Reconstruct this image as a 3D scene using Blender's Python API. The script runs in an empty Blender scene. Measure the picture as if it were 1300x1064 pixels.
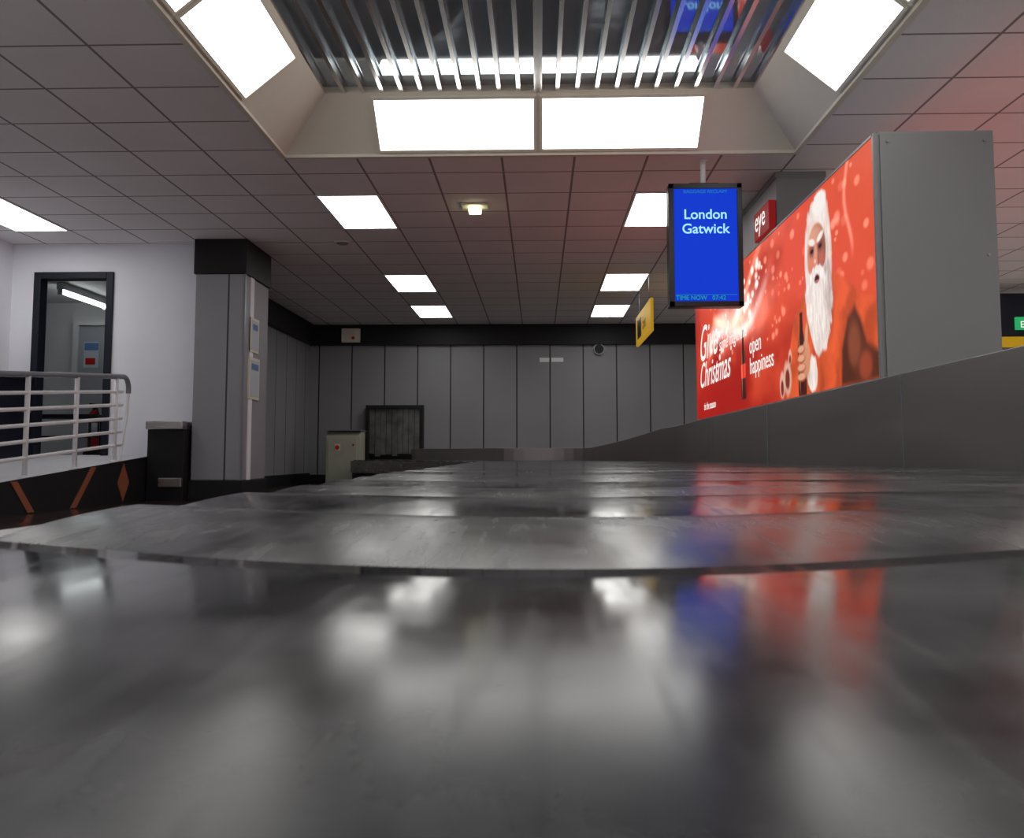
import bpy, math, random, bisect, bmesh
import numpy as np
from mathutils import Vector, Matrix
random.seed(4)
H=0.48            # camera height above floor; all z values below are relative to lens height
S=bpy.context.scene
COL=S.collection
S.view_settings.view_transform='Standard'; S.view_settings.look='None'

# ---------------------------------------------------------------- helpers
def nodes(name):
    m=bpy.data.materials.new(name); m.use_nodes=True
    nt=m.node_tree; b=nt.nodes['Principled BSDF']
    return m,nt,b
def pmat(name,col,rough=.5,metal=0.,noise=0.,nscale=8.,bump=0.,spec=.5,rvar=0.,stretch=(1,1,1),coat=0.):
    m,nt,b=nodes(name)
    b.inputs['Base Color'].default_value=(*col,1); b.inputs['Roughness'].default_value=rough
    b.inputs['Metallic'].default_value=metal; b.inputs['Specular IOR Level'].default_value=spec
    b.inputs['Coat Weight'].default_value=coat
    tc=nt.nodes.new('ShaderNodeTexCoord'); mp=nt.nodes.new('ShaderNodeMapping'); mp.inputs['Scale'].default_value=stretch
    nt.links.new(tc.outputs['Object'],mp.inputs['Vector'])
    n=nt.nodes.new('ShaderNodeTexNoise'); n.inputs['Scale'].default_value=nscale; n.inputs['Detail'].default_value=5
    nt.links.new(mp.outputs['Vector'],n.inputs['Vector'])
    if noise>0:
        r=nt.nodes.new('ShaderNodeMapRange'); r.inputs['To Min'].default_value=1-noise; r.inputs['To Max'].default_value=1+noise
        nt.links.new(n.outputs['Fac'],r.inputs['Value'])
        mx=nt.nodes.new('ShaderNodeMix'); mx.data_type='RGBA'; mx.blend_type='MULTIPLY'; mx.inputs['Factor'].default_value=1
        mx.inputs['A'].default_value=(*col,1); nt.links.new(r.outputs['Result'],mx.inputs['B'])
        nt.links.new(mx.outputs['Result'],b.inputs['Base Color'])
    if rvar>0:
        r=nt.nodes.new('ShaderNodeMapRange'); r.inputs['From Min'].default_value=.3; r.inputs['From Max'].default_value=.7
        r.inputs['To Min'].default_value=max(.02,rough-rvar); r.inputs['To Max'].default_value=rough+rvar
        nt.links.new(n.outputs['Fac'],r.inputs['Value']); nt.links.new(r.outputs['Result'],b.inputs['Roughness'])
    if bump>0:
        bp=nt.nodes.new('ShaderNodeBump'); bp.inputs['Strength'].default_value=bump; bp.inputs['Distance'].default_value=.01
        nt.links.new(n.outputs['Fac'],bp.inputs['Height']); nt.links.new(bp.outputs['Normal'],b.inputs['Normal'])
    return m
def emit(name,col,st):
    m,nt,b=nodes(name)
    b.inputs['Base Color'].default_value=(*[c*.06 for c in col],1)
    b.inputs['Emission Color'].default_value=(*col,1); b.inputs['Emission Strength'].default_value=st
    b.inputs['Roughness'].default_value=.5; b.inputs['Specular IOR Level'].default_value=.08
    return m
def seam_mat(name,base,line,axes,rough=.6,noise=.06,lw=.012,bump=0):
    m,nt,b=nodes(name); N=nt.nodes; L=nt.links
    tc=N.new('ShaderNodeTexCoord'); sp=N.new('ShaderNodeSeparateXYZ'); L.new(tc.outputs['Object'],sp.inputs[0])
    masks=[]
    for ax,spc,off in axes:
        a=N.new('ShaderNodeMath'); a.operation='SUBTRACT'; L.new(sp.outputs[ax],a.inputs[0]); a.inputs[1].default_value=off-spc/2
        p=N.new('ShaderNodeMath'); p.operation='DIVIDE'; L.new(a.outputs[0],p.inputs[0]); p.inputs[1].default_value=spc
        f=N.new('ShaderNodeMath'); f.operation='FRACT'; L.new(p.outputs[0],f.inputs[0])
        c=N.new('ShaderNodeMath'); c.operation='COMPARE'; L.new(f.outputs[0],c.inputs[0]); c.inputs[1].default_value=.5; c.inputs[2].default_value=lw/spc
        masks.append(c.outputs[0])
    o=masks[0]
    for k in masks[1:]:
        x=N.new('ShaderNodeMath'); x.operation='MAXIMUM'; L.new(o,x.inputs[0]); L.new(k,x.inputs[1]); o=x.outputs[0]
    n=N.new('ShaderNodeTexNoise'); n.inputs['Scale'].default_value=1.2; n.inputs['Detail'].default_value=4; L.new(tc.outputs['Object'],n.inputs['Vector'])
    r=N.new('ShaderNodeMapRange'); r.inputs['To Min'].default_value=1-noise*2; r.inputs['To Max'].default_value=1+noise*2; L.new(n.outputs['Fac'],r.inputs['Value'])
    mu=N.new('ShaderNodeMix'); mu.data_type='RGBA'; mu.blend_type='MULTIPLY'; mu.inputs['Factor'].default_value=1
    mu.inputs['A'].default_value=(*base,1); L.new(r.outputs['Result'],mu.inputs['B'])
    mx=N.new('ShaderNodeMix'); mx.data_type='RGBA'; L.new(o,mx.inputs['Factor']); L.new(mu.outputs['Result'],mx.inputs['A']); mx.inputs['B'].default_value=(*line,1)
    L.new(mx.outputs['Result'],b.inputs['Base Color']); b.inputs['Roughness'].default_value=rough
    if bump>0:
        n2=N.new('ShaderNodeTexNoise'); n2.inputs['Scale'].default_value=60; L.new(tc.outputs['Object'],n2.inputs['Vector'])
        bp=N.new('ShaderNodeBump'); bp.inputs['Strength'].default_value=bump; bp.inputs['Distance'].default_value=.004
        L.new(n2.outputs['Fac'],bp.inputs['Height']); L.new(bp.outputs['Normal'],b.inputs['Normal'])
    return m
def empty(name,loc=(0,0,0)):
    e=bpy.data.objects.new(name,None); e.location=(loc[0],loc[1],loc[2]+H); e.empty_display_size=.1; COL.objects.link(e); return e
def par(o,p):
    if p is not None:
        o.parent=p; o.matrix_parent_inverse=Matrix.Translation(-Vector(p.location))
    return o
def mesh(name,vs,fs,mat,parent=None,smooth=False,bevel=0):
    me=bpy.data.meshes.new(name); me.from_pydata([(v[0],v[1],v[2]+H) for v in vs],[],fs); me.update()
    o=bpy.data.objects.new(name,me); COL.objects.link(o)
    for m in (mat if isinstance(mat,(list,tuple)) else [mat]): me.materials.append(m)
    if smooth:
        for p in me.polygons: p.use_smooth=True
    if bevel>0:
        b=o.modifiers.new('bevel','BEVEL'); b.width=bevel; b.segments=2; b.limit_method='ANGLE'
    return par(o,parent)
BF=[(0,3,2,1),(4,5,6,7),(0,1,5,4),(1,2,6,5),(2,3,7,6),(3,0,4,7)]
def bx(x0,x1,y0,y1,z0,z1): return [(x0,y0,z0),(x1,y0,z0),(x1,y1,z0),(x0,y1,z0),(x0,y0,z1),(x1,y0,z1),(x1,y1,z1),(x0,y1,z1)]
def box(name,x0,x1,y0,y1,z0,z1,mat,parent=None,bevel=0): return mesh(name,bx(x0,x1,y0,y1,z0,z1),BF,mat,parent,bevel=bevel)
def boxes(name,lst,mat,parent=None,bevel=0):
    vs=[];fs=[]
    for b in lst:
        k=len(vs); vs+=bx(*b); fs+=[tuple(i+k for i in f) for f in BF]
    return mesh(name,vs,fs,mat,parent,bevel=bevel)
def prism(name,pts,axis,a0,a1,mat,parent=None,bevel=0):
    n=len(pts)
    def mk(p,a):
        return {0:(a,p[0],p[1]),1:(p[0],a,p[1]),2:(p[0],p[1],a)}[axis]
    vs=[mk(p,a0) for p in pts]+[mk(p,a1) for p in pts]
    fs=[tuple(range(n))[::-1],tuple(range(n,2*n))]+[(i,(i+1)%n,(i+1)%n+n,i+n) for i in range(n)]
    o=mesh(name,vs,fs,mat,parent,bevel=bevel)
    bm=bmesh.new(); bm.from_mesh(o.data); bmesh.ops.recalc_face_normals(bm,faces=bm.faces); bm.to_mesh(o.data); bm.free()
    return o
def cyl(name,p0,p1,r,mat,parent=None,seg=20,r1=None):
    p0=Vector(p0);p1=Vector(p1); d=(p1-p0).normalized(); a=d.orthogonal().normalized(); b=d.cross(a)
    r1=r if r1 is None else r1; vs=[];
    for p,rr in((p0,r),(p1,r1)):
        for i in range(seg):
            t=2*math.pi*i/seg; vs.append(tuple(p+a*math.cos(t)*rr+b*math.sin(t)*rr))
    fs=[tuple(range(seg))[::-1],tuple(range(seg,2*seg))]+[(i,(i+1)%seg,(i+1)%seg+seg,i+seg) for i in range(seg)]
    o=mesh(name,vs,fs,mat,parent)
    for p in o.data.polygons:
        if len(p.vertices)==4: p.use_smooth=True
    return o
def tube(name,pts,r,mat,parent=None,cyclic=False):
    cu=bpy.data.curves.new(name,'CURVE'); cu.dimensions='3D'; cu.bevel_depth=r; cu.bevel_resolution=4; cu.use_fill_caps=True
    s=cu.splines.new('POLY'); s.points.add(len(pts)-1)
    for i,p in enumerate(pts): s.points[i].co=(p[0],p[1],p[2]+H,1)
    s.use_cyclic_u=cyclic; cu.materials.append(mat)
    o=bpy.data.objects.new(name,cu); COL.objects.link(o); return par(o,parent)
def text(name,body,loc,size,mat,parent,cols,align='LEFT',shear=0,sx=1.,bold=0.):
    cu=bpy.data.curves.new(name,'FONT'); cu.body=body; cu.size=size; cu.align_x=align; cu.shear=shear; cu.extrude=.0006; cu.offset=bold
    cu.materials.append(mat); o=bpy.data.objects.new(name,cu); COL.objects.link(o)
    M=Matrix.Identity(4)
    for i,c in enumerate(cols):
        for j in range(3): M[j][i]=c[j]*(sx if i==0 else 1)
    M.translation=Vector((loc[0],loc[1],loc[2]+H))
    if parent is not None:
        o.parent=parent; o.matrix_parent_inverse=Matrix.Translation(-Vector(parent.location))
    o.matrix_basis=M
    return o
FRONT=[(1,0,0),(0,0,1),(0,-1,0)]      # reads from -Y side
LEFTF=[(0,-1,0),(0,0,1),(-1,0,0)]     # reads from -X side

# ---------------------------------------------------------------- materials
M_ceil=seam_mat('ceiling_tile',(.84,.815,.825),(.26,.245,.25),[(0,.6,.3),(1,.625,8.3)],rough=.85,lw=.010,bump=.3,noise=.04)
M_panelB=seam_mat('wall_panel_back',(.25,.25,.268),(.012,.012,.012),[(0,.618,-2.26)],rough=.5,lw=.012)
M_panelL=seam_mat('wall_panel_side',(.25,.25,.268),(.012,.012,.012),[(1,.62,10.9)],rough=.5,lw=.012)
M_pillar=seam_mat('pillar_panel',(.28,.28,.31),(.04,.04,.04),[(0,5,-3.49)],rough=.55,lw=.01)
M_white=pmat('white_paint',(.84,.85,.92),.6,noise=.04,nscale=2)
M_plain=pmat('grey_paint',(.6,.6,.61),.6,noise=.05,nscale=2)
M_black=pmat('black_trim',(.010,.010,.012),.55,noise=.2,spec=.3)
M_navy=pmat('navy_frame',(.008,.010,.022),.5,noise=.1,spec=.3)
M_floor=pmat('dark_floor',(.05,.03,.028),.14,noise=.4,nscale=3,rvar=.06)
M_floor_bounce=pmat('pale_bounce_floor',(.62,.60,.58),.4,noise=.12,nscale=30)  # pale colour invented for unseen floor areas, bounces light up to the ceiling
M_cream=pmat('cream_enamel',(.74,.70,.60),.45,noise=.04)
M_light=emit('light_diffuser',(1,.985,.95),6.8)
M_lightc=emit('coffer_diffuser',(1,.985,.95),5.4)
M_metal=pmat('brushed_steel',(.42,.40,.385),.30,1.,noise=.12,nscale=3,rvar=.08,stretch=(1,1,6))
M_guard=pmat('guard_steel',(.33,.31,.30),.38,.8,noise=.06,nscale=1.5,rvar=.05,stretch=(1,.4,3))
M_slat=pmat('polished_slat',(.80,.79,.77),.25,1.)
M_mirror=pmat('mirror_ceiling',(.50,.59,.66),.05,.65)
M_boxgrey=pmat('grey_powdercoat',(.27,.267,.27),.45,.2,noise=.05,nscale=1.5)
M_rail=pmat('white_rail',(.84,.85,.87),.35)
M_hand=pmat('grey_handrail',(.22,.23,.26),.3,.2)
M_ramp=pmat('ramp_vinyl',(.60,.61,.65),.5,noise=.1)
M_orange=pmat('orange_inlay',(.30,.09,.04),.5,noise=.1)
M_bframe=pmat('bezel_black',(.006,.006,.008),.3,spec=.3)
M_blue=emit('screen_blue',(.004,.04,.60),1.)
M_cyan=emit('screen_text',(.35,.75,1.),1.1)
M_dcyan=emit('screen_text_dim',(.02,.25,.45),.8)
M_green=emit('screen_green',(.02,.40,.2),.9)
M_yellow=emit('sign_yellow',(.75,.42,.02),.5)
M_red=pmat('red_enamel',(.5,.012,.01),.3)
M_redl=emit('red_sign',(.5,.02,.02),.4)
M_paper=pmat('paper',(.50,.56,.62),.6)
M_paperb=pmat('paper_blue',(.1,.2,.4),.6)
E_white=emit('print_white',(1,.92,.88),1.0)

def belt_mat():
    m,nt,b=nodes('belt_plate'); N=nt.nodes; L=nt.links
    tc=N.new('ShaderNodeTexCoord')
    n=N.new('ShaderNodeTexNoise'); n.inputs['Scale'].default_value=6; n.inputs['Detail'].default_value=7; n.inputs['Roughness'].default_value=.65
    L.new(tc.outputs['Object'],n.inputs['Vector'])
    n2=N.new('ShaderNodeTexNoise'); n2.inputs['Scale'].default_value=2.6; n2.inputs['Detail'].default_value=2; L.new(tc.outputs['Object'],n2.inputs['Vector'])
    mp=N.new('ShaderNodeMapping'); mp.inputs['Scale'].default_value=(60,6,6); mp.inputs['Rotation'].default_value=(0,0,.9); L.new(tc.outputs['Object'],mp.inputs['Vector'])
    n3=N.new('ShaderNodeTexNoise'); n3.inputs['Scale'].default_value=1.5; n3.inputs['Detail'].default_value=3; L.new(mp.outputs['Vector'],n3.inputs['Vector'])
    cr=N.new('ShaderNodeValToRGB'); cr.color_ramp.elements[0].position=.38; cr.color_ramp.elements[0].color=(.012,.013,.016,1)
    cr.color_ramp.elements[1].position=.70; cr.color_ramp.elements[1].color=(.085,.085,.09,1)
    L.new(n.outputs['Fac'],cr.inputs['Fac']); L.new(cr.outputs['Color'],b.inputs['Base Color'])
    at=N.new('ShaderNodeAttribute'); at.attribute_name='scuff'
    r=N.new('ShaderNodeMapRange'); r.inputs['From Min'].default_value=.35; r.inputs['From Max'].default_value=.65; r.inputs['To Min'].default_value=-.04; r.inputs['To Max'].default_value=.06
    L.new(n.outputs['Fac'],r.inputs['Value'])
    r3=N.new('ShaderNodeMapRange'); r3.inputs['From Min'].default_value=.5; r3.inputs['From Max'].default_value=.75; r3.inputs['To Min'].default_value=0; r3.inputs['To Max'].default_value=.07
    L.new(n3.outputs['Fac'],r3.inputs['Value'])
    a=N.new('ShaderNodeMath'); a.operation='ADD'; L.new(at.outputs['Fac'],a.inputs[0]); L.new(r.outputs['Result'],a.inputs[1])
    a2=N.new('ShaderNodeMath'); a2.operation='ADD'; L.new(a.outputs[0],a2.inputs[0]); L.new(r3.outputs['Result'],a2.inputs[1])
    L.new(a2.outputs[0],b.inputs['Roughness'])
    b.inputs['Specular IOR Level'].default_value=.17
    bp=N.new('ShaderNodeBump'); bp.inputs['Strength'].default_value=.03; bp.inputs['Distance'].default_value=.01; L.new(n2.outputs['Fac'],bp.inputs['Height']); L.new(bp.outputs['Normal'],b.inputs['Normal'])
    return m
M_belt=belt_mat()

# ---------------------------------------------------------------- room shell
ZF=-.48; ZC=2.46; YB=16.8; XR=10.; XL=-6.10; YN=-5.
CX=2.08; CY1=7.21; CY0=-1.0; INS=.425; ZT=2.813
fo=boxes('floor',[(-8.2,2.6,3.2,YB,ZF-.1,ZF),(2.6,XR,YN,YB,ZF-.1,ZF),(-8.2,2.6,YN,3.2,ZF-.1,ZF)],[M_floor,M_floor_bounce])
for i,p in enumerate(fo.data.polygons): p.material_index=0 if i<6 else 1
boxes('ceiling',[(XL,-CX,YN,YB,ZC,ZC+.1),(CX,XR,YN,YB,ZC,ZC+.1),(-CX,CX,CY1,YB,ZC,ZC+.1),(-CX,CX,YN,CY0,ZC,ZC+.1)],M_ceil)
box('wall_back',-4.4,XR+.1,YB,YB+.1,ZF,ZC,M_panelB)
box('wall_right',XR,XR+.1,YN,YB,ZF,ZC,M_white)
box('wall_front',XL,XR,YN-.1,YN,ZF,ZC,M_white)
box('wall_left',XL-.1,XL,YN-.1,10.2,ZF,ZC,M_white)
box('wall_inner_left',-4.41,-4.29,10.32,YB,ZF,ZC,M_panelL)
DX0,DX1,DZ0,DZ1=-5.77,-4.96,.02,2.08
boxes('wall_doorway',[(XL,DX0,10.2,10.32,ZF,ZC),(DX1,-3.3,10.2,10.32,ZF,ZC),(DX0,DX1,10.2,10.32,DZ1,ZC),(DX0,DX1,10.2,10.32,ZF,DZ0)],M_white)
boxes('wall_corridor',[(-8.1,-4.41,13.6,13.7,ZF,ZC),(-8.2,-8.1,10.32,13.7,ZF,ZC),(-8.1,XL-.1,10.22,10.32,ZF,ZC)],M_plain)
box('ceiling_corridor',-8.1,-4.41,10.32,13.6,2.36,2.40,M_plain)
box('floor_corridor',-8.1,-4.41,10.32,13.6,-.02,.02,M_ramp)
boxes('trim_back',[(-4.2,XR,16.68,16.8,2.08,2.46)],M_black)
box('trim_side',-4.29,-4.19,10.95,16.8,2.08,2.46,M_black)
box('baseboard_back',-4.28,-3.2,16.74,16.8,ZF,-.33,M_black)
box('baseboard_side',-4.29,-4.23,10.95,16.7,ZF,-.30,M_black)
cl=empty('wall_column',(-3.6,10.45,ZF)); KX=-3.87
box('column_body',KX,-3.31,10.0,10.9,-.26,2.06,M_pillar,cl,.01)
box('column_head',KX-.02,-3.29,9.98,10.92,2.06,2.46,M_black,cl,.008)
box('column_base',KX-.02,-3.29,9.98,10.92,ZF,-.26,M_black,cl,.008)
box('column_corner_trim',-3.315,-3.298,9.99,10.03,-.26,2.06,M_hand,cl)
# ceiling coffer
cf=empty('ceiling_coffer',(0,3,2.6))
xi=CX-INS; yi1=CY1-INS; yi0=CY0+INS; ZM=2.865
mesh('coffer_slopes',[(-CX,CY0,ZC),(CX,CY0,ZC),(CX,CY1,ZC),(-CX,CY1,ZC),(-xi,yi0,ZT),(xi,yi0,ZT),(xi,yi1,ZT),(-xi,yi1,ZT)],
     [(0,1,5,4),(1,2,6,5),(2,3,7,6),(3,0,4,7)],M_cream,cf)
boxes('coffer_lip',[(-CX-.03,-CX+.012,CY0-.03,CY1+.03,ZC-.015,ZC+.02),(CX-.012,CX+.03,CY0-.03,CY1+.03,ZC-.015,ZC+.02),
      (-CX,CX,CY1-.012,CY1+.03,ZC-.015,ZC+.02),(-CX,CX,CY0-.03,CY0+.012,ZC-.015,ZC+.02)],M_cream,cf)
box('mirror_panel',-xi-.05,xi+.05,yi0-.05,yi1+.05,ZM,ZM+.03,M_mirror,cf)
boxes('coffer_upstand',[(-xi-.02,-xi,yi0,yi1,ZT,ZM),(xi,xi+.02,yi0,yi1,ZT,ZM),(-xi,xi,yi1,yi1+.02,ZT,ZM),(-xi,xi,yi0-.02,yi0,ZT,ZM)],M_cream,cf)
sl=[]; ns=22
for i in range(ns+1):
    x=-xi+2*xi*i/ns; w=.015
    sl.append((x-w,x+w,yi0,yi1,ZT,ZT+.012)); sl.append((x-.003,x+.003,yi0,yi1,ZT+.012,ZM))
boxes('slats',sl,M_slat,cf)
box('slat_divider',-.03,.03,yi0,yi1,ZT-.012,ZT,M_slat,cf)
def slope_panel(kind,a0,a1,mat,name,f0=.10,f1=.90,off=.01):
    def P(a,f,o):
        z=ZC+(ZT-ZC)*f; nrm=Vector((INS,ZT-ZC)).normalized()
        hn=nrm[1]*o; vn=-nrm[0]*o
        if kind=='L': return (-CX+INS*f+hn,a,z+vn)
        if kind=='R': return (CX-INS*f-hn,a,z+vn)
        if kind=='F': return (a,CY1-INS*f-hn,z+vn)
        if kind=='N': return (a,CY0+INS*f+hn,z+vn)
    mesh(name,[P(a0,f0,off),P(a1,f0,off),P(a1,f1,off),P(a0,f1,off)],[(0,1,2,3)],mat,cf)
    g=.022; df=g/.55; o=off+.008
    fr=[(a0-g,a1+g,f0-df,f0),(a0-g,a1+g,f1,f1+df),(a0-g,a0,f0,f1),(a1,a1+g,f0,f1)]
    vs=[];fs=[]
    for (p,q,r,s) in fr:
        k=len(vs)
        vs+=[P(p,r,o),P(q,r,o),P(q,s,o),P(p,s,o),P(p,r,0),P(q,r,0),P(q,s,0),P(p,s,0)]
        fs+=[tuple(i+k for i in f) for f in BF]
    mesh(name+'_frame',vs,fs,M_cream,cf)
slope_panel('F',-1.28,-.035,M_lightc,'light_far_1'); slope_panel('F',.035,1.28,M_lightc,'light_far_2')
slope_panel('N',-1.28,-.035,M_lightc,'light_near_1'); slope_panel('N',.035,1.28,M_lightc,'light_near_2')
y=6.05;k=0
while y-1.15>CY0+.4:
    k+=1
    slope_panel('L',y-1.15,y,M_lightc,'light_left_%d'%k); slope_panel('R',y-1.15,y,M_lightc,'light_right_%d'%k)
    y-=1.22
def clight(x0,y0,on=True):
    e=empty('ceiling_light_panel',(x0+.3,y0+.625,ZC))
    x1=x0+.6;y1=y0+1.25;z=ZC
    box('diffuser',x0+.02,x1-.02,y0+.02,y1-.02,z-.006,z-.001,M_light,e)
    boxes('frame',[(x0,x0+.02,y0,y1,z-.012,z),(x1-.02,x1,y0,y1,z-.012,z),(x0+.02,x1-.02,y0,y0+.02,z-.012,z),(x0+.02,x1-.02,y1-.02,y1,z-.012,z)],M_rail,e)
for x0,y0 in [(-2.1,8.3),(-2.1,12.05),(-2.1,14.55),(.9,8.3),(.9,12.05),(.9,14.55),(-5.7,8.3),(5.1,8.3),(5.1,12.05),(8.1,8.3),(8.1,12.05),
              (5.1,4.55),(5.1,.8),(5.1,-2.95),(8.1,4.55),(8.1,.8),(8.1,-2.95),(-5.1,-2.95),(-5.1,.8),(-3.3,-2.95),(-2.1,-4.2),(.9,-4.2),(3.3,-4.2)]:  # this row: unseen panels right and behind camera, added to raise the light level
    clight(x0,y0)
for x,y in [(-5.0,6.3),(-4.9,7.0),(3.2,5.2),(-2.25,10.2)]:
    e=empty('ceiling_speaker' if x!=-5.0 else 'smoke_detector',(x,y,ZC))
    cyl('ring',(x,y,ZC),(x,y,ZC-.012),.10,M_cream,e,28,.09); cyl('grille',(x,y,ZC-.012),(x,y,ZC-.02),.07,M_hand,e,28,.06)
e=empty('emergency_light',(-.62,8.7,ZC))
box('base_plate',-.75,-.49,8.6,8.8,ZC-.02,ZC,M_cream,e,.004)
box('lens',-.68,-.56,8.64,8.76,ZC-.08,ZC-.02,emit('emg_lens',(1,.95,.5),4.),e,.01)

# ---------------------------------------------------------------- baggage carousel
car=empty('baggage_carousel',(0,5,ZF))
Lp=[(-.42,-1.6),(-.42,0),(-.42,1.5),(-.48,3),(-.55,6),(-.68,10),(-1.1,11.7),(-1.9,12.6),(-2.7,13.5),(-2.97,14.8),(-2.97,16.8)]
Rp=[(1.77,-1.6),(1.77,0),(1.77,1.5),(1.77,3),(1.77,6),(1.77,10),(1.5,11.4),(.72,13.1),(-.7,13.6),(-2.05,14.8),(-2.22,16.8)]
def cr(P,t):
    n=len(P)-1; t=max(0,min(n-1e-6,t)); i=int(t); f=t-i
    p=[Vector(P[max(0,min(n,j))]) for j in (i-1,i,i+1,i+2)]
    return .5*((2*p[1])+(-p[0]+p[2])*f+(2*p[0]-5*p[1]+4*p[2]-p[3])*f*f+(-p[0]+3*p[1]-3*p[2]+p[3])*f**3)
TS=[i*.02 for i in range(int((len(Lp)-1)/.02)+1)]
Ls=[cr(Lp,t) for t in TS]; Rs=[cr(Rp,t) for t in TS]
arc=[0]
for i in range(1,len(TS)):
    c0=(Ls[i-1]+Rs[i-1])/2;c1=(Ls[i]+Rs[i])/2; arc.append(arc[-1]+(c1-c0).length)
arc=[a-1.6 for a in arc]
def pos(s,w):
    s=max(arc[0],min(arc[-1],s)); i=min(len(arc)-2,max(0,bisect.bisect(arc,s)-1)); f=(s-arc[i])/max(1e-9,arc[i+1]-arc[i])
    l=Ls[i].lerp(Ls[i+1],f); r=Rs[i].lerp(Rs[i+1],f); return l.lerp(r,w)
PIT=.35; vs=[];fs=[];scuff=[]
NC=64; NR=12; w0=.19
k0=-6; kmax=int((arc[-1]-.41)/PIT)+1
for k in range(k0,kmax+1):
    base=len(vs)
    sc=.24 if k==-1 else random.uniform(.10,.22)
    if k==0: sc=.22
    if k==1: sc=.14
    amp=.0193 if k<=-1 else random.uniform(.009,.015)
    if k==0: amp=.027
    tw=random.uniform(-.0012,.0012)
    for r in range(NR+2):
        u=min(1,r/NR)
        for c in range(NC+1):
            w=c/NC; x=(w-w0)*2.19
            a=.25*(1-math.exp(-(x/.38)**2))
            s=.41+(k+u)*PIT+a
            if s>12: a*=max(0,(14-s)/2) ; s=.41+(k+u)*PIT+a
            p=pos(s,w); z=-.05-amp*(1-u)**2+tw*math.sin(x*3+k)
            if r==NR+1: z-=.02
            ss=sc
            if k==-1: ss=.33-.24*min(1,max(0,(s-.10)/.22))      # worn rough at the trailing end, polished at the crest
            vs.append((p.x,p.y,z)); scuff.append(ss)
    for r in range(NR+1):
        for c in range(NC):
            i=base+r*(NC+1)+c
            fs.append((i,i+1,i+NC+2,i+NC+1))
belt=mesh('belt_plates',vs,fs,M_belt,car,smooth=True)
at=belt.data.attributes.new('scuff','FLOAT','POINT'); at.data.foreach_set('value',scuff)
def sweep(name,path,prof,mat,parent):
    vs=[];fs=[];n=len(prof(0))
    for i,(p,zt) in enumerate(path):
        a=path[max(0,i-1)][0]; b=path[min(len(path)-1,i+1)][0]; d=(b-a).normalized(); nr=Vector((d.y,-d.x))
        for o,z in prof(zt): q=p+nr*o; vs.append((q.x,q.y,z))
    for i in range(len(path)-1):
        for j in range(n):
            fs.append((i*n+j,i*n+(j+1)%n,(i+1)*n+(j+1)%n,(i+1)*n+j))
    fs.append(tuple(range(n))); fs.append(tuple(range((len(path)-1)*n,len(path)*n))[::-1])
    return mesh(name,vs,fs,mat,parent,bevel=.004)
def gtop(p,t):
    if t<=5: return .413
    if t<=6: return .413+(.355-.413)*(t-5)
    if t<=7: return .355+(.13-.355)*(t-6)
    return .13
def samp(P,t0,t1,n,f): return [(cr(P,t0+(t1-t0)*i/n),f(None,t0+(t1-t0)*i/n)) for i in range(n+1)]
gp=samp(Rp,0,5,30,gtop)+samp(Rp,5,9.97,50,gtop)[1:]
sweep('inner_guard',gp,lambda z:[(.03,-.09),(.03,z),(.075,z),(.075,-.09)],M_guard,car)
sweep('inner_kick_plate',gp,lambda z:[(.04,ZF),(.04,-.09),(.09,-.09),(.09,ZF)],M_black,car)
for ys in (1.9,4.54,7.2,9.8):
    box('guard_seam_%d'%int(ys*10),1.797,1.801,ys-.004,ys+.004,-.05,.412,M_hand,car)
lp=samp(Lp,0,9.97,110,lambda a,b:-.06)
sweep('outer_rim',lp,lambda z:[(-.045,-.24),(-.045,-.062),(-.005,-.062),(-.005,-.24)],M_metal,car)
sweep('outer_skirt',lp,lambda z:[(-.02,ZF),(-.02,-.24),(0.02,-.24),(0.02,ZF)],M_black,car)
box('under_frame',-.3,1.7,-1.4,9.5,ZF,-.12,M_black,car)
box('island_deck',1.87,2.6,-1.5,10.7,ZF,.39,M_guard,car)

# ---------------------------------------------------------------- billboard
AX=1.86; AY0,AY1,AZ0,AZ1=4.96,10.68,.40,1.79
bb=empty('advertising_lightbox',(2.17,7.8,AZ0))
box('housing',AX+.012,2.49,AY0,AY1,AZ0,AZ1,M_boxgrey,bb,.006)
box('end_cap',AX+.03,2.51,AY0-.012,AY0,AZ0+.01,AZ1+.008,M_boxgrey,bb,.003)
for i,(xx,zz) in enumerate([(2.46,AZ1-.05),(2.46,1.1),(2.46,AZ0+.1),(1.93,AZ1-.05)]):
    cyl('rivet_%d'%i,(xx,AY0-.012,zz),(xx,AY0-.02,zz),.008,M_metal,bb,12)
boxes('poster_frame',[(AX-.006,AX+.012,AY0-.012,AY0+.012,AZ0,AZ1),(AX-.006,AX+.012,AY1-.012,AY1,AZ0,AZ1),(AX-.006,AX+.012,AY0,AY1,AZ1-.015,AZ1),(AX-.006,AX+.012,AY0,AY1,AZ0,AZ0+.03)],M_boxgrey,bb)
# printed artwork: painted procedurally into a colour attribute on a fine grid
rng=np.random.default_rng(7)
ny,nz=620,230
gy=np.linspace(AY0+.01,AY1-.01,ny); gz=np.linspace(AZ0+.03,AZ1-.015,nz)
Yg,Zg=np.meshgrid(gy,gz,indexing='ij')
def vnoise(fy,fz,seed,stretch=None):
    r=np.random.default_rng(seed); G=r.random((256,256))
    a=(Yg*fy)%255; b=(Zg*fz+50)%255
    i=a.astype(int); j=b.astype(int); u=a-i; v=b-j; u=u*u*(3-2*u); v=v*v*(3-2*v)
    g=lambda x,y:G[x%256,y%256]
    return (g(i,j)*(1-u)+g(i+1,j)*u)*(1-v)+(g(i,j+1)*(1-u)+g(i+1,j+1)*u)*v
def fbm(fy,fz,seed,o=4):
    t=0;s=0;a=1
    for k in range(o):
        t=t+a*vnoise(fy*2**k,fz*2**k,seed+k); s+=a; a*=.55
    return t/s
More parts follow.
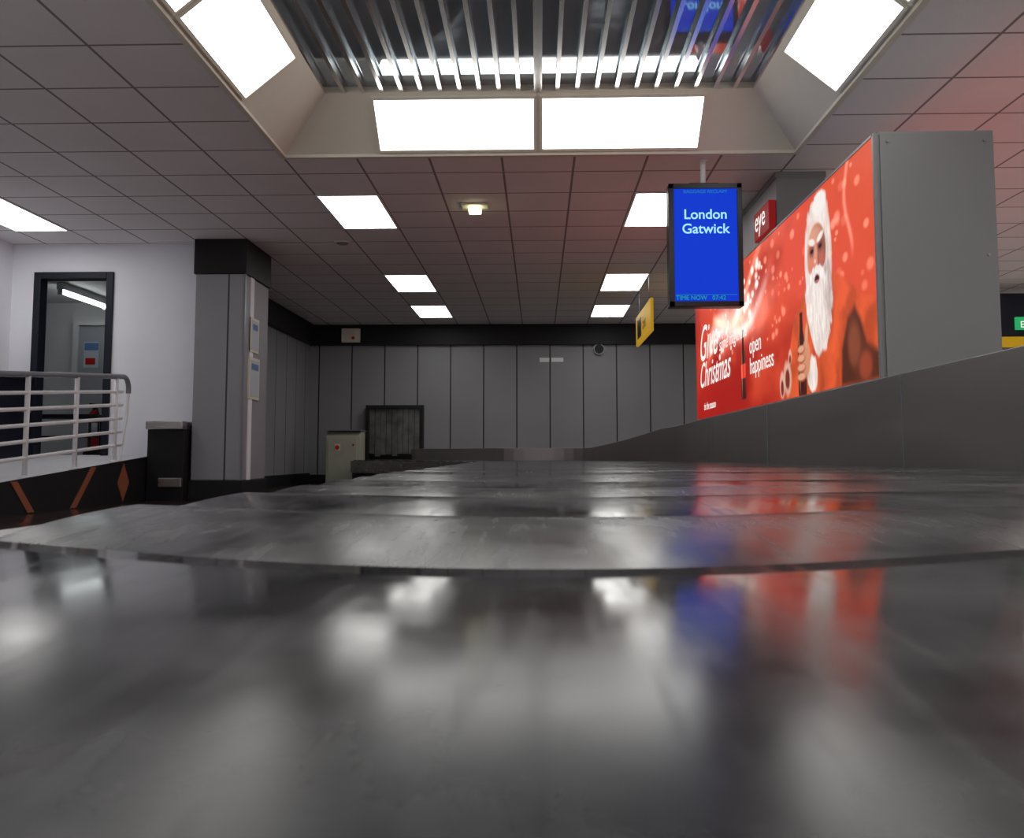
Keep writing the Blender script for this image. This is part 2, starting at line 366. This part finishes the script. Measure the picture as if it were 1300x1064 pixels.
sm=lambda t:(lambda q:q*q*(3-2*q))(np.clip(t,0,1))
def ell(cy,cz,ry,rz,soft=.15,warp=0,ang=0):
    dy=Yg-cy; dz=Zg-cz; c,s=math.cos(ang),math.sin(ang)
    a=(dy*c+dz*s)/ry; b=(-dy*s+dz*c)/rz
    d=np.sqrt(a*a+b*b)+ (warp if not np.isscalar(warp) else 0)
    return sm((1+soft-d)/(2*soft))
def poly(pts,soft=.01,warp=None):
    X=Yg+(warp if warp is not None else 0); Z=Zg+(warp if warp is not None else 0)
    ins=np.zeros(X.shape,bool); dm=np.full(X.shape,1e9); n=len(pts)
    for k in range(n):
        (x0,z0),(x1,z1)=pts[k],pts[(k+1)%n]
        cnd=((z0>Z)!=(z1>Z)); ins^=cnd&(X<(x1-x0)*(Z-z0)/((z1-z0)+1e-12)+x0)
        t=np.clip(((X-x0)*(x1-x0)+(Z-z0)*(z1-z0))/((x1-x0)**2+(z1-z0)**2),0,1)
        dm=np.minimum(dm,np.hypot(X-x0-t*(x1-x0),Z-z0-t*(z1-z0)))
    sd=np.where(ins,dm,-dm); return sm(.5+sd/(2*soft))
img=np.zeros(Yg.shape+(3,))
def put(m,c,k=1.):
    global img
    c=np.asarray(c,float)
    if c.ndim==1: c=c[None,None,:]
    m=(m*k)[...,None]; img=img*(1-m)+c*m
def add(m,c): 
    global img
    img=img+m[...,None]*np.asarray(c,float)[None,None,:]
N1=fbm(.9,1.6,11); N2=fbm(4,4,21); NH=fbm(26,9,31,3); NS=fbm(60,14,41,3)
t=sm((N1-.35)*3)
img=(1-t)[...,None]*np.array([.42,.012,.008])+t[...,None]*np.array([.82,.085,.033])
put(sm((7.2-Yg)/1.6)*.6,(.80,.10,.035))
put(sm((Yg-9.0)/1.6)*.5,(.50,.01,.008))
put(sm((.85-Zg)/.45)*.45,(.38,.01,.006))
for i in range(110):
    r=rng.uniform(.008,.035); cy=rng.choice([rng.uniform(5.0,7.4),rng.uniform(6.6,10.4)]); cz=rng.uniform(.95,1.75)
    add(ell(cy,cz,r*1.6,r,.5)*rng.uniform(.1,.5),(.9,.5,.35))
for (y0,z0,am,w,ph,cc_) in [(10.0,1.12,.12,.10,0,(1,.75,.62)),(9.6,1.05,.15,.06,1.,(1,.9,.85)),(9.7,1.28,.18,.05,2.,(1,.5,.35)),(9.3,1.0,.1,.12,.4,(.9,.3,.2))]:
    tt=np.clip((y0-Yg)/2.5,0,1); zc=z0+am*np.sin(tt*6+ph)+.42*tt
    on=sm((y0-Yg)/.2)*sm((Yg-(y0-2.5))/.9)
    add(np.exp(-((Zg-zc)/w)**2)*on*(.35+.9*N2),np.array(cc_)*.95)
for i in range(46):
    cy=rng.uniform(7.5,9.9); cz=1.12+.42*(10-cy)/2.5+rng.normal(0,.12); r=rng.uniform(.01,.035)
    add(ell(cy,cz,r*1.5,r,.6),(1,.85,.75))
# santa: body
sh=[(6.85,.42),(6.78,.72),(6.6,.98),(6.35,1.12),(6.1,1.18),(5.85,1.2),(5.6,1.14),(5.4,1.04),(5.2,.93),(4.9,.86),(4.9,.42)]
fold=.5+.5*np.sin((Yg*9+Zg*5+N2*6)*1.3)
suit=np.array([.86,.12,.035])*(0.50+.55*(fold*.6+N2*.5))[...,None]
m=poly(sh,.02,(N2-.5)*.03); put(m,suit)
put(ell(5.82,.98,.10,.20,.5)*.6,(.42,.03,.012))
put(poly([(5.60,.42),(5.57,.66),(5.46,.84),(5.34,.90),(5.24,.80),(5.15,.66),(5.02,.60),(4.9,.56),(4.9,.42)],.03,(N2-.5)*.05),np.array([.10,.025,.012])*(.5+1.3*N2)[...,None])
put(ell(5.36,.66,.10,.13,.4)*.5,(.38,.10,.045)); put(ell(5.18,.52,.10,.08,.4)*.5,(.55,.09,.04))
# hat fur / hair
hairw=(NH-.5)*.35
H1=ell(6.0,1.585,.215,.15,.12,hairw); put(H1,np.array([1,.88,.80])*(.58+.6*N2+.25*(NH-.5))[...,None])
put(ell(5.95,1.68,.14,.08,.15,hairw),(1,.93,.87))
put(ell(6.14,1.545,.12,.05,.5)*.35,(.8,.45,.35))
put(ell(5.80,1.33,.08,.27,.2,hairw),np.array([.95,.80,.70])*(.6+.6*NH)[...,None])
put(ell(6.23,1.33,.06,.24,.2,hairw),np.array([1,.86,.78])*(.7+.5*NH)[...,None])
fm=ell(6.03,1.36,.20,.20,.08)
lit=np.clip(.5+(Yg-5.86)/.35,.35,1.15)
put(fm,np.array([.62,.24,.13])*(lit*(.85+.3*N2))[...,None])
put(ell(6.05,1.485,.15,.05,.5)*.5,(.85,.45,.30))
for cy in (6.125,5.945):
    put(ell(cy,1.395,.065,.045,.5)*.8,(.22,.05,.025))
    put(ell(cy,1.390,.036,.015,.4),(.03,.01,.008))
    put(ell(cy,1.452,.075,.024,.35,hairw*.6,(.25 if cy>6 else -.25)),(1,.88,.8))
put(ell(6.045,1.35,.035,.09,.5)*.7,(.85,.40,.26)); put(ell(6.05,1.30,.05,.038,.35),(.80,.26,.16)); put(ell(6.06,1.31,.018,.014,.6),(1,.7,.55))
put(ell(5.985,1.31,.02,.06,.6)*.6,(.3,.07,.04))
put(ell(6.165,1.30,.05,.04,.6)*.8,(.85,.22,.13)); put(ell(5.91,1.30,.05,.045,.6)*.8,(.62,.13,.08))
bd=[(6.25,1.24),(6.16,1.25),(6.10,1.20),(6.03,1.19),(5.95,1.20),(5.88,1.25),(5.78,1.27),(5.73,1.14),(5.72,1.0),(5.76,.88),(5.81,.78),(5.88,.70),(5.97,.60),(6.04,.66),(6.12,.72),(6.20,.84),(6.27,.97),(6.30,1.12)]
bm_=poly(bd,.015,(NS-.5)*.05)
shade=np.clip(.95-.38*sm((6.0-Yg)/.3)+.55*(NS-.5)+.25*(N2-.5),.25,1.15)
put(bm_,np.array([1,.90,.84])*shade[...,None]*np.stack([np.ones_like(shade),.75+.25*shade,.68+.32*shade],-1))
put(ell(6.03,1.185,.055,.028,.3),(.07,.01,.008)); put(ell(6.03,1.168,.035,.010,.4),(.65,.14,.1))
put(poly([(6.04,1.275),(6.12,1.265),(6.20,1.22),(6.25,1.14),(6.16,1.17),(6.06,1.215),(6.02,1.215),(5.93,1.17),(5.83,1.14),(5.88,1.23),(5.96,1.265)],.012,(NH-.5)*.03),np.array([1,.92,.86])*(.7+.5*NS)[...,None])
put(poly([(6.15,.42),(6.12,.62),(5.95,.70),(5.70,.64),(5.60,.42)],.02),suit*.9)
put(ell(6.18,.56,.11,.13,.12,hairw),np.array([1,.88,.8])*(.6+.6*NH)[...,None])
def bottle(cy,z0,z1,w):
    h=z1-z0; pr=[(0,.0),(.46,.0),(.5,.05),(.46,.3),(.5,.5),(.42,.62),(.2,.78),(.16,.95),(.19,1.)]
    pts=[(cy+a*w,z0+b*h) for a,b in pr]+[(cy-a*w,z0+b*h) for a,b in reversed(pr[1:])]
    put(poly(pts,.008),(.05,.01,.008))
    put(poly([(cy+.46*w,z0+.3*h),(cy-.46*w,z0+.3*h),(cy-.5*w,z0+.5*h),(cy+.5*w,z0+.5*h)],.006),(.8,.05,.03))
    add(ell(cy+.28*w,z0+.4*h,.012,.3*h,.6),(.5,.22,.12)); add(ell(cy-.3*w,z0+.5*h,.008,.35*h,.6),(.25,.08,.04))
bottle(6.42,.43,1.02,.20); bottle(8.25,.52,1.16,.20)
put(ell(6.32,.68,.10,.13,.15),np.array([.68,.28,.16])*(.7+.5*N2)[...,None])
for i in range(4):
    z=.56+.065*i
    put(ell(6.43,z,.105-.006*i,.032,.2),(.36,.10,.05)); put(ell(6.435,z+.005,.095-.006*i,.024,.3),(.80,.40,.25))
put(ell(6.30,.84,.035,.085,.25,0,.2),(.76,.36,.22))
# small village of lights to the left of the hand
for (cy,cz,a,b_) in [(6.80,.60,.09,.12),(6.95,.54,.06,.09),(6.72,.74,.05,.06)]:
    put(ell(cy,cz,a,b_,.3,(N2-.5)*.9),(.85,.55,.42),.8); put(ell(cy,cz-.02,a*.6,b_*.6,.3,(N2-.5)*.9),(.2,.03,.02))
zc=5.40+.06*np.sin(Zg*9); add(np.exp(-((Yg-zc)/.025)**2)*sm((Zg-1.15)/.2)*.6,(.9,.4,.3))
img=np.clip(img,0,1.1)
vs=np.stack([np.full(Yg.shape,AX-.001),Yg,Zg],-1).reshape(-1,3)
idx=np.arange(ny*nz).reshape(ny,nz)
fs=np.stack([idx[:-1,:-1],idx[:-1,1:],idx[1:,1:],idx[1:,:-1]],-1).reshape(-1,4)
mA,nt,b=nodes('poster_print'); an=nt.nodes.new('ShaderNodeAttribute'); an.attribute_name='print'
nt.links.new(an.outputs['Color'],b.inputs['Emission Color']); b.inputs['Emission Strength'].default_value=.93
b.inputs['Base Color'].default_value=(.02,.003,.003,1); b.inputs['Specular IOR Level'].default_value=.1
po=mesh('poster',vs.tolist(),fs.tolist(),mA,bb)
ca=po.data.color_attributes.new('print','FLOAT_COLOR','POINT')
ca.data.foreach_set('color',np.concatenate([img.reshape(-1,3),np.ones((ny*nz,1))],1).astype(np.float32).ravel())
M_ad2=pmat('poster_back_print',(.1,.01,.01),.5); q=M_ad2.node_tree.nodes['Principled BSDF']; q.inputs['Emission Color'].default_value=(.85,.06,.03,1); q.inputs['Emission Strength'].default_value=.8
box('poster_reverse',2.49,2.496,AY0+.02,AY1-.02,AZ0+.03,AZ1-.02,M_ad2,bb)
TX=AX-.006
text('print_text_give','Give',(TX,10.45,1.08),.56,E_white,bb,LEFTF,shear=.4)
text('print_text_magic','some magic this',(TX,9.3,1.08),.19,E_white,bb,LEFTF,shear=.3)
text('print_text_christmas','Christmas',(TX,10.45,.78),.40,E_white,bb,LEFTF,shear=.4)
text('print_text_open','open',(TX,7.98,.90),.21,E_white,bb,LEFTF)
text('print_text_happiness','happiness',(TX,7.98,.72),.21,E_white,bb,LEFTF)
text('print_text_small','tis the season',(TX,10.2,.52),.12,E_white,bb,LEFTF)
ic=empty('island_column',(2.27,8.4,1.8))
box('shaft',2.06,2.48,7.74,9.04,AZ1+.01,ZC,M_boxgrey,ic,.006)
box('shaft_collar',2.05,2.485,7.73,9.05,ZC-.05,ZC-.001,M_boxgrey,ic)
es=empty('media_owner_sign',(2.04,8.0,2.1))
box('sign_plate',2.0,2.058,7.78,8.32,1.97,2.23,M_redl,es,.008)
text('sign_letters','eye',(1.996,8.27,2.05),.27,E_white,es,LEFTF)

# ---------------------------------------------------------------- flight info screen
sc=empty('flight_information_screen',(1.37,7.4,1.7))
sx0,sx1,sz0,sz1=1.07,1.67,1.22,2.24; sy=7.34; bz=.042
box('casing',sx0,sx1,sy,sy+.13,sz0,sz1,M_bframe,sc,.008)
boxes('bezel',[(sx0,sx0+bz,sy-.012,sy,sz0,sz1),(sx1-bz,sx1,sy-.012,sy,sz0,sz1),(sx0,sx1,sy-.012,sy,sz1-bz,sz1),(sx0,sx1,sy-.012,sy,sz0,sz0+bz)],M_bframe,sc,.003)
box('display',sx0+bz,sx1-bz,sy-.004,sy,sz0+bz,sz1-bz,M_blue,sc)
text('text_city','London',(1.37,sy-.006,1.945),.115,M_cyan,sc,FRONT,'CENTER',bold=.0015)
text('text_airport','Gatwick',(1.37,sy-.006,1.825),.115,M_cyan,sc,FRONT,'CENTER',bold=.0015)
text('text_header','BAGGAGE RECLAIM',(1.37,sy-.006,2.16),.04,M_dcyan,sc,FRONT,'CENTER')
box('text_rule',sx0+bz+.01,sx1-bz-.01,sy-.006,sy-.004,1.315,1.319,M_dcyan,sc)
text('text_time','TIME NOW   07:42',(sx0+.05,sy-.006,1.275),.05,M_green,sc,FRONT)
cyl('ceiling_pole',(1.37,sy+.07,sz1-.02),(1.37,sy+.07,ZC),.022,M_rail,sc)
cyl('ceiling_flange',(1.37,sy+.07,ZC-.01),(1.37,sy+.07,ZC),.04,M_rail,sc)
box('pole_bracket',1.25,1.49,sy+.04,sy+.10,sz1,sz1+.02,M_bframe,sc)

ys=empty('hanging_direction_sign',(1.5,12.8,1.9))
box('sign_board',1.48,1.52,11.9,13.7,1.66,2.10,M_yellow,ys,.004)
box('arrow_panel',1.474,1.48,13.0,13.45,1.74,2.02,M_bframe,ys)
text('sign_text','Exit',(1.474,12.8,1.80),.26,M_bframe,ys,LEFTF)
for q in (12.2,13.4): cyl('hanger_%d'%int(q),(1.5,q,2.10),(1.5,q,ZC),.005,M_hand,ys,10)

rs=empty('overhead_exit_sign',(8,14,1.8))
box('header_board',6.2,9.6,13.0,13.15,1.72,2.33,M_navy,rs,.005)
box('exit_light',6.78,7.2,12.95,13.0,1.8,1.98,emit('exit_green',(.03,.45,.15),.8),rs)
text('exit_text','EXIT',(6.83,12.948,1.83),.13,E_white,rs,FRONT)
box('yellow_strip',6.2,9.6,12.97,13.0,1.55,1.70,M_yellow,rs)
for q in (6.5,9.3): cyl('rod_%d'%int(q),(q,13.07,2.33),(q,13.07,ZC),.01,M_rail,rs,10)

# ---------------------------------------------------------------- hatch with strip curtain
ht=empty('baggage_hatch',(-2.66,16.7,.4))
hx0,hx1,hz0,hz1=-3.19,-2.13,-.10,.95
boxes('hatch_frame',[(hx0,hx0+.06,16.6,16.8,hz0,hz1),(hx1-.06,hx1,16.6,16.8,hz0,hz1),(hx0+.06,hx1-.06,16.6,16.8,hz1-.06,hz1)],M_black,ht,.004)
box('hatch_back',hx0+.06,hx1-.06,16.79,16.795,hz0,hz1-.06,M_bframe,ht)
M_strip=pmat('pvc_strip',(.12,.115,.11),.25,noise=.8,nscale=5,bump=.6)
st=[];n=9;wd=(hx1-hx0-.12)/n
for i in range(n):
    a=hx0+.06+i*wd; d=random.uniform(0,.03)
    st.append((a+.004,a+wd-.004,16.66+d,16.666+d,hz0+.1+random.uniform(0,.06),hz1-.06))
boxes('curtain_strips',st,M_strip,ht)
cc=empty('control_cabinet',(-3.32,15.6,ZF))
M_cab=pmat('cabinet_grey',(.40,.41,.33),.5,noise=.1)
prism('cabinet_body',[(15.35,ZF),(15.85,ZF),(15.85,.44),(15.5,.44),(15.35,.36)],0,-3.62,-3.05,M_cab,cc,.008)
box('cabinet_door',-3.58,-3.09,15.335,15.35,ZF+.06,.33,M_cab,cc,.004)
box('cabinet_lip',-3.64,-3.03,15.33,15.87,.44,.46,M_hand,cc,.003)
cyl('stop_button',(-3.42,15.335,.16),(-3.42,15.30,.16),.035,M_red,cc); box('button_plate',-3.47,-3.37,15.328,15.336,.10,.22,M_cream,cc)
cyl('indicator',(-3.15,15.335,.2),(-3.15,15.32,.2),.02,M_red,cc)

e=empty('wall_clock',(1.12,16.66,2.0))
cyl('rim',(1.12,16.80,1.99),(1.12,16.72,1.99),.10,M_hand,e,28); cyl('face',(1.12,16.72,1.99),(1.12,16.715,1.99),.085,M_black,e,28)
e=empty('alarm_sounder',(-3.49,16.6,2.25)); box('case',-3.66,-3.32,16.6,16.68,2.12,2.38,M_cream,e,.01); cyl('lens',(-3.44,16.6,2.2),(-3.44,16.59,2.2),.03,M_red,e)
e=empty('wall_notice',(.25,16.78,1.78)); box('plate_a',.02,.20,16.785,16.8,1.76,1.84,M_rail,e); box('plate_b',.24,.46,16.785,16.8,1.76,1.84,M_rail,e)
for i,(z0,z1,y0,y1) in enumerate([(1.20,1.60,10.2,10.5),(.66,1.14,10.18,10.55)]):
    e=empty('framed_notice',(-3.30,10.35,z0))
    box('frame',-3.31,-3.292,y0,y1,z0,z1,M_cream,e); box('sheet',-3.292,-3.288,y0+.03,y1-.03,z0+.03,z1-.03,M_paper,e)
    box('heading',-3.288,-3.286,y0+.06,y1-.06,z1-.14,z1-.07,M_paperb,e)

# ---------------------------------------------------------------- left access ramp & railing
rp=empty('access_ramp',(-5.1,7,ZF))
def zr(y): return -.206+(y-7.32)*.0767
RX=-4.33; yb=7.32-(.48-.206)/.0767
prism('ramp_body',[(yb,ZF),(10.195,ZF),(10.195,zr(10.195))],0,XL+.005,RX,[M_ramp],rp)
prism('ramp_side_panel',[(yb+.1,ZF),(10.195,ZF),(10.195,zr(10.195)+.01),(yb+.1,zr(yb+.1)+.01)],0,RX,RX+.02,M_black,rp)
def inlay(n,pts): prism(n,pts,0,RX+.02,RX+.026,M_orange,rp)
def slash(n,y0,y1,w=.05):
    inlay(n,[(y0-w,ZF+.01),(y0+w,ZF+.01),(y1+w,zr(y1)-.0),(y1-w,zr(y1)-.0)])
slash('inlay_1',7.62,7.35); slash('inlay_2',8.32,8.68); slash('inlay_4',6.6,6.9)
cyy=9.32; cz=(ZF+zr(cyy))/2; hh=(zr(cyy)-ZF)/2-.015
inlay('inlay_3',[(cyy-.13,cz),(cyy,cz-hh),(cyy+.13,cz),(cyy,cz+hh)])
RLX=-4.40; y1=9.45
rl=rp
tp=[(RLX,5.2,zr(5.2)+.89),(RLX,y1,zr(y1)+.89)]
for j in range(1,9):
    t=j/8*math.pi/2; tp.append((RLX,y1+.12*math.sin(t),zr(y1)+.89-.12*(1-math.cos(t))))
tp.append((RLX,y1+.12,zr(y1)+.72))
tube('handrail',tp,.026,M_hand,rl)
for i,h in enumerate([.73,.59,.45,.31,.17]):
    tube('rail_%d'%i,[(RLX,5.2,zr(5.2)+h),(RLX,y1-.02,zr(y1)+h)],.017,M_rail,rl)
tube('railing_end_post',[(RLX,y1+.12,zr(y1)+.74),(RLX,y1+.10,zr(y1)+.5),(RLX,y1,zr(y1)+.15),(RLX,y1-.05,zr(y1))],.016,M_rail,rl)
for i,yy in enumerate([5.2,6.02,6.84,7.66,8.49,9.29]):
    cyl('railing_post_%d'%i,(RLX,yy,zr(yy)-.005),(RLX,yy,zr(yy)+.88),.022,M_rail,rl,14)
    cyl('railing_foot_%d'%i,(RLX,yy,zr(yy)-.005),(RLX,yy,zr(yy)+.02),.045,M_rail,rl,14)
pl=empty('bumper_plinth',(-4.13,10.0,ZF))
box('plinth_body',RX+.03,KX-.025,9.85,10.19,ZF,.30,M_black,pl,.006)
box('bumper_top',RX+.025,KX-.025,9.80,10.19,.30,.39,M_metal,pl,.008); box('bumper_low',-4.15,KX-.025,9.80,9.85,-.33,-.23,M_metal,pl,.008)
lc=empty('low_counter',(-5.9,9.5,0))
prism('counter_body',[(8.4,zr(8.4)+.002),(10.15,zr(10.15)+.002),(10.15,.86),(8.4,.86)],0,XL+.01,-5.80,M_navy,lc,.005); box('counter_top',XL+.01,-5.77,8.38,10.17,.86,.90,M_black,lc,.005)
box('counter_ledge',-5.80,-5.78,8.4,10.15,.5,.53,M_hand,lc)

# ---------------------------------------------------------------- doorway
d=empty('door_1',(-5.34,10.2,0))
boxes('door_frame',[(DX0-.06,DX0+.02,10.17,10.33,DZ0-.01,DZ1+.05),(DX1-.02,DX1+.06,10.17,10.33,DZ0-.01,DZ1+.05),(DX0+.02,DX1-.02,10.17,10.33,DZ1-.03,DZ1+.05)],M_navy,d,.006)
d2=empty('door_2',(-6.8,13.55,0))
box('leaf',-7.02,-6.25,13.54,13.60,.02,2.0,pmat('door_grey',(.36,.37,.4),.5),d2,.004)
boxes('jambs',[(-7.1,-7.02,13.5,13.6,.02,2.08),(-6.25,-6.17,13.5,13.6,.02,2.08),(-7.02,-6.25,13.5,13.6,2.0,2.08)],M_plain,d2)
cyl('lever',(-6.35,13.54,1.0),(-6.35,13.48,1.0),.012,M_metal,d2,10); cyl('lever_arm',(-6.35,13.49,1.0),(-6.48,13.49,1.0),.01,M_metal,d2,10)
e=empty('door_notice',(-6.8,13.5,1.5)); box('sheet',-6.93,-6.70,13.53,13.538,1.35,1.75,M_paper,e); box('heading',-6.92,-6.71,13.525,13.53,1.62,1.73,M_paperb,e); box('red_mark',-6.9,-6.75,13.525,13.53,1.4,1.5,M_red,e)
tl=empty('fluorescent_tube_light',(-6.5,12.6,2.2))
cyl('tube',(-6.5,12.0,2.24),(-6.5,13.25,2.24),.025,emit('tube_white',(.95,1,1),12.),tl); box('batten',-6.55,-6.45,11.98,13.27,2.27,2.36,M_rail,tl,.004)
for q in (11.98,13.25): box('cap_%d'%int(q),-6.53,-6.47,q,q+.02,2.2,2.28,M_rail,tl)
fe=empty('fire_extinguisher',(-6.62,13.3,.5))
cyl('cylinder_body',(-6.62,13.3,.12),(-6.62,13.3,.62),.085,M_red,fe,24); cyl('shoulder',(-6.62,13.3,.62),(-6.62,13.3,.70),.085,M_red,fe,24,.03)
cyl('valve',(-6.62,13.3,.70),(-6.62,13.3,.76),.025,M_black,fe); box('lever',-6.64,-6.60,13.18,13.32,.76,.79,M_black,fe)
tube('hose',[(-6.62,13.26,.74),(-6.54,13.22,.72),(-6.51,13.22,.6),(-6.51,13.22,.35)],.012,M_black,fe)
cyl('label',(-6.62,13.3,.36),(-6.62,13.3,.5),.0865,M_paper,fe,24); box('stand',-6.72,-6.52,13.2,13.4,.02,.12,M_black,fe)
bt=empty('corridor_bench',(-6.0,12,0))
box('seat',-6.75,-5.75,11.5,11.9,.50,.55,M_black,bt,.01)
for i,(a,b) in enumerate([(-6.7,11.55),(-5.8,11.55),(-6.7,11.85),(-5.8,11.85)]): cyl('leg_%d'%i,(a,b,.02),(a,b,.5),.018,M_black,bt,10)
box('shelf',-6.7,-5.8,11.53,11.87,.25,.27,M_black,bt)

# ---------------------------------------------------------------- world / camera
w=bpy.data.worlds.new('World'); S.world=w; w.use_nodes=True
w.node_tree.nodes['Background'].inputs[0].default_value=(.03,.03,.035,1)
cam=bpy.data.cameras.new('camera'); co=bpy.data.objects.new('camera',cam); COL.objects.link(co)
f=1150.
cam.sensor_width=36; cam.lens=f/1300*36; cam.sensor_fit='HORIZONTAL'; cam.shift_y=-45/1300
cam.clip_start=.01; cam.clip_end=100
pitch=math.atan(93/f); yaw=math.radians(1.69)
co.location=(0,0,H); co.rotation_euler=(math.pi/2+pitch,0,yaw)
cam.dof.use_dof=True; cam.dof.focus_distance=9; cam.dof.aperture_fstop=20
S.camera=co
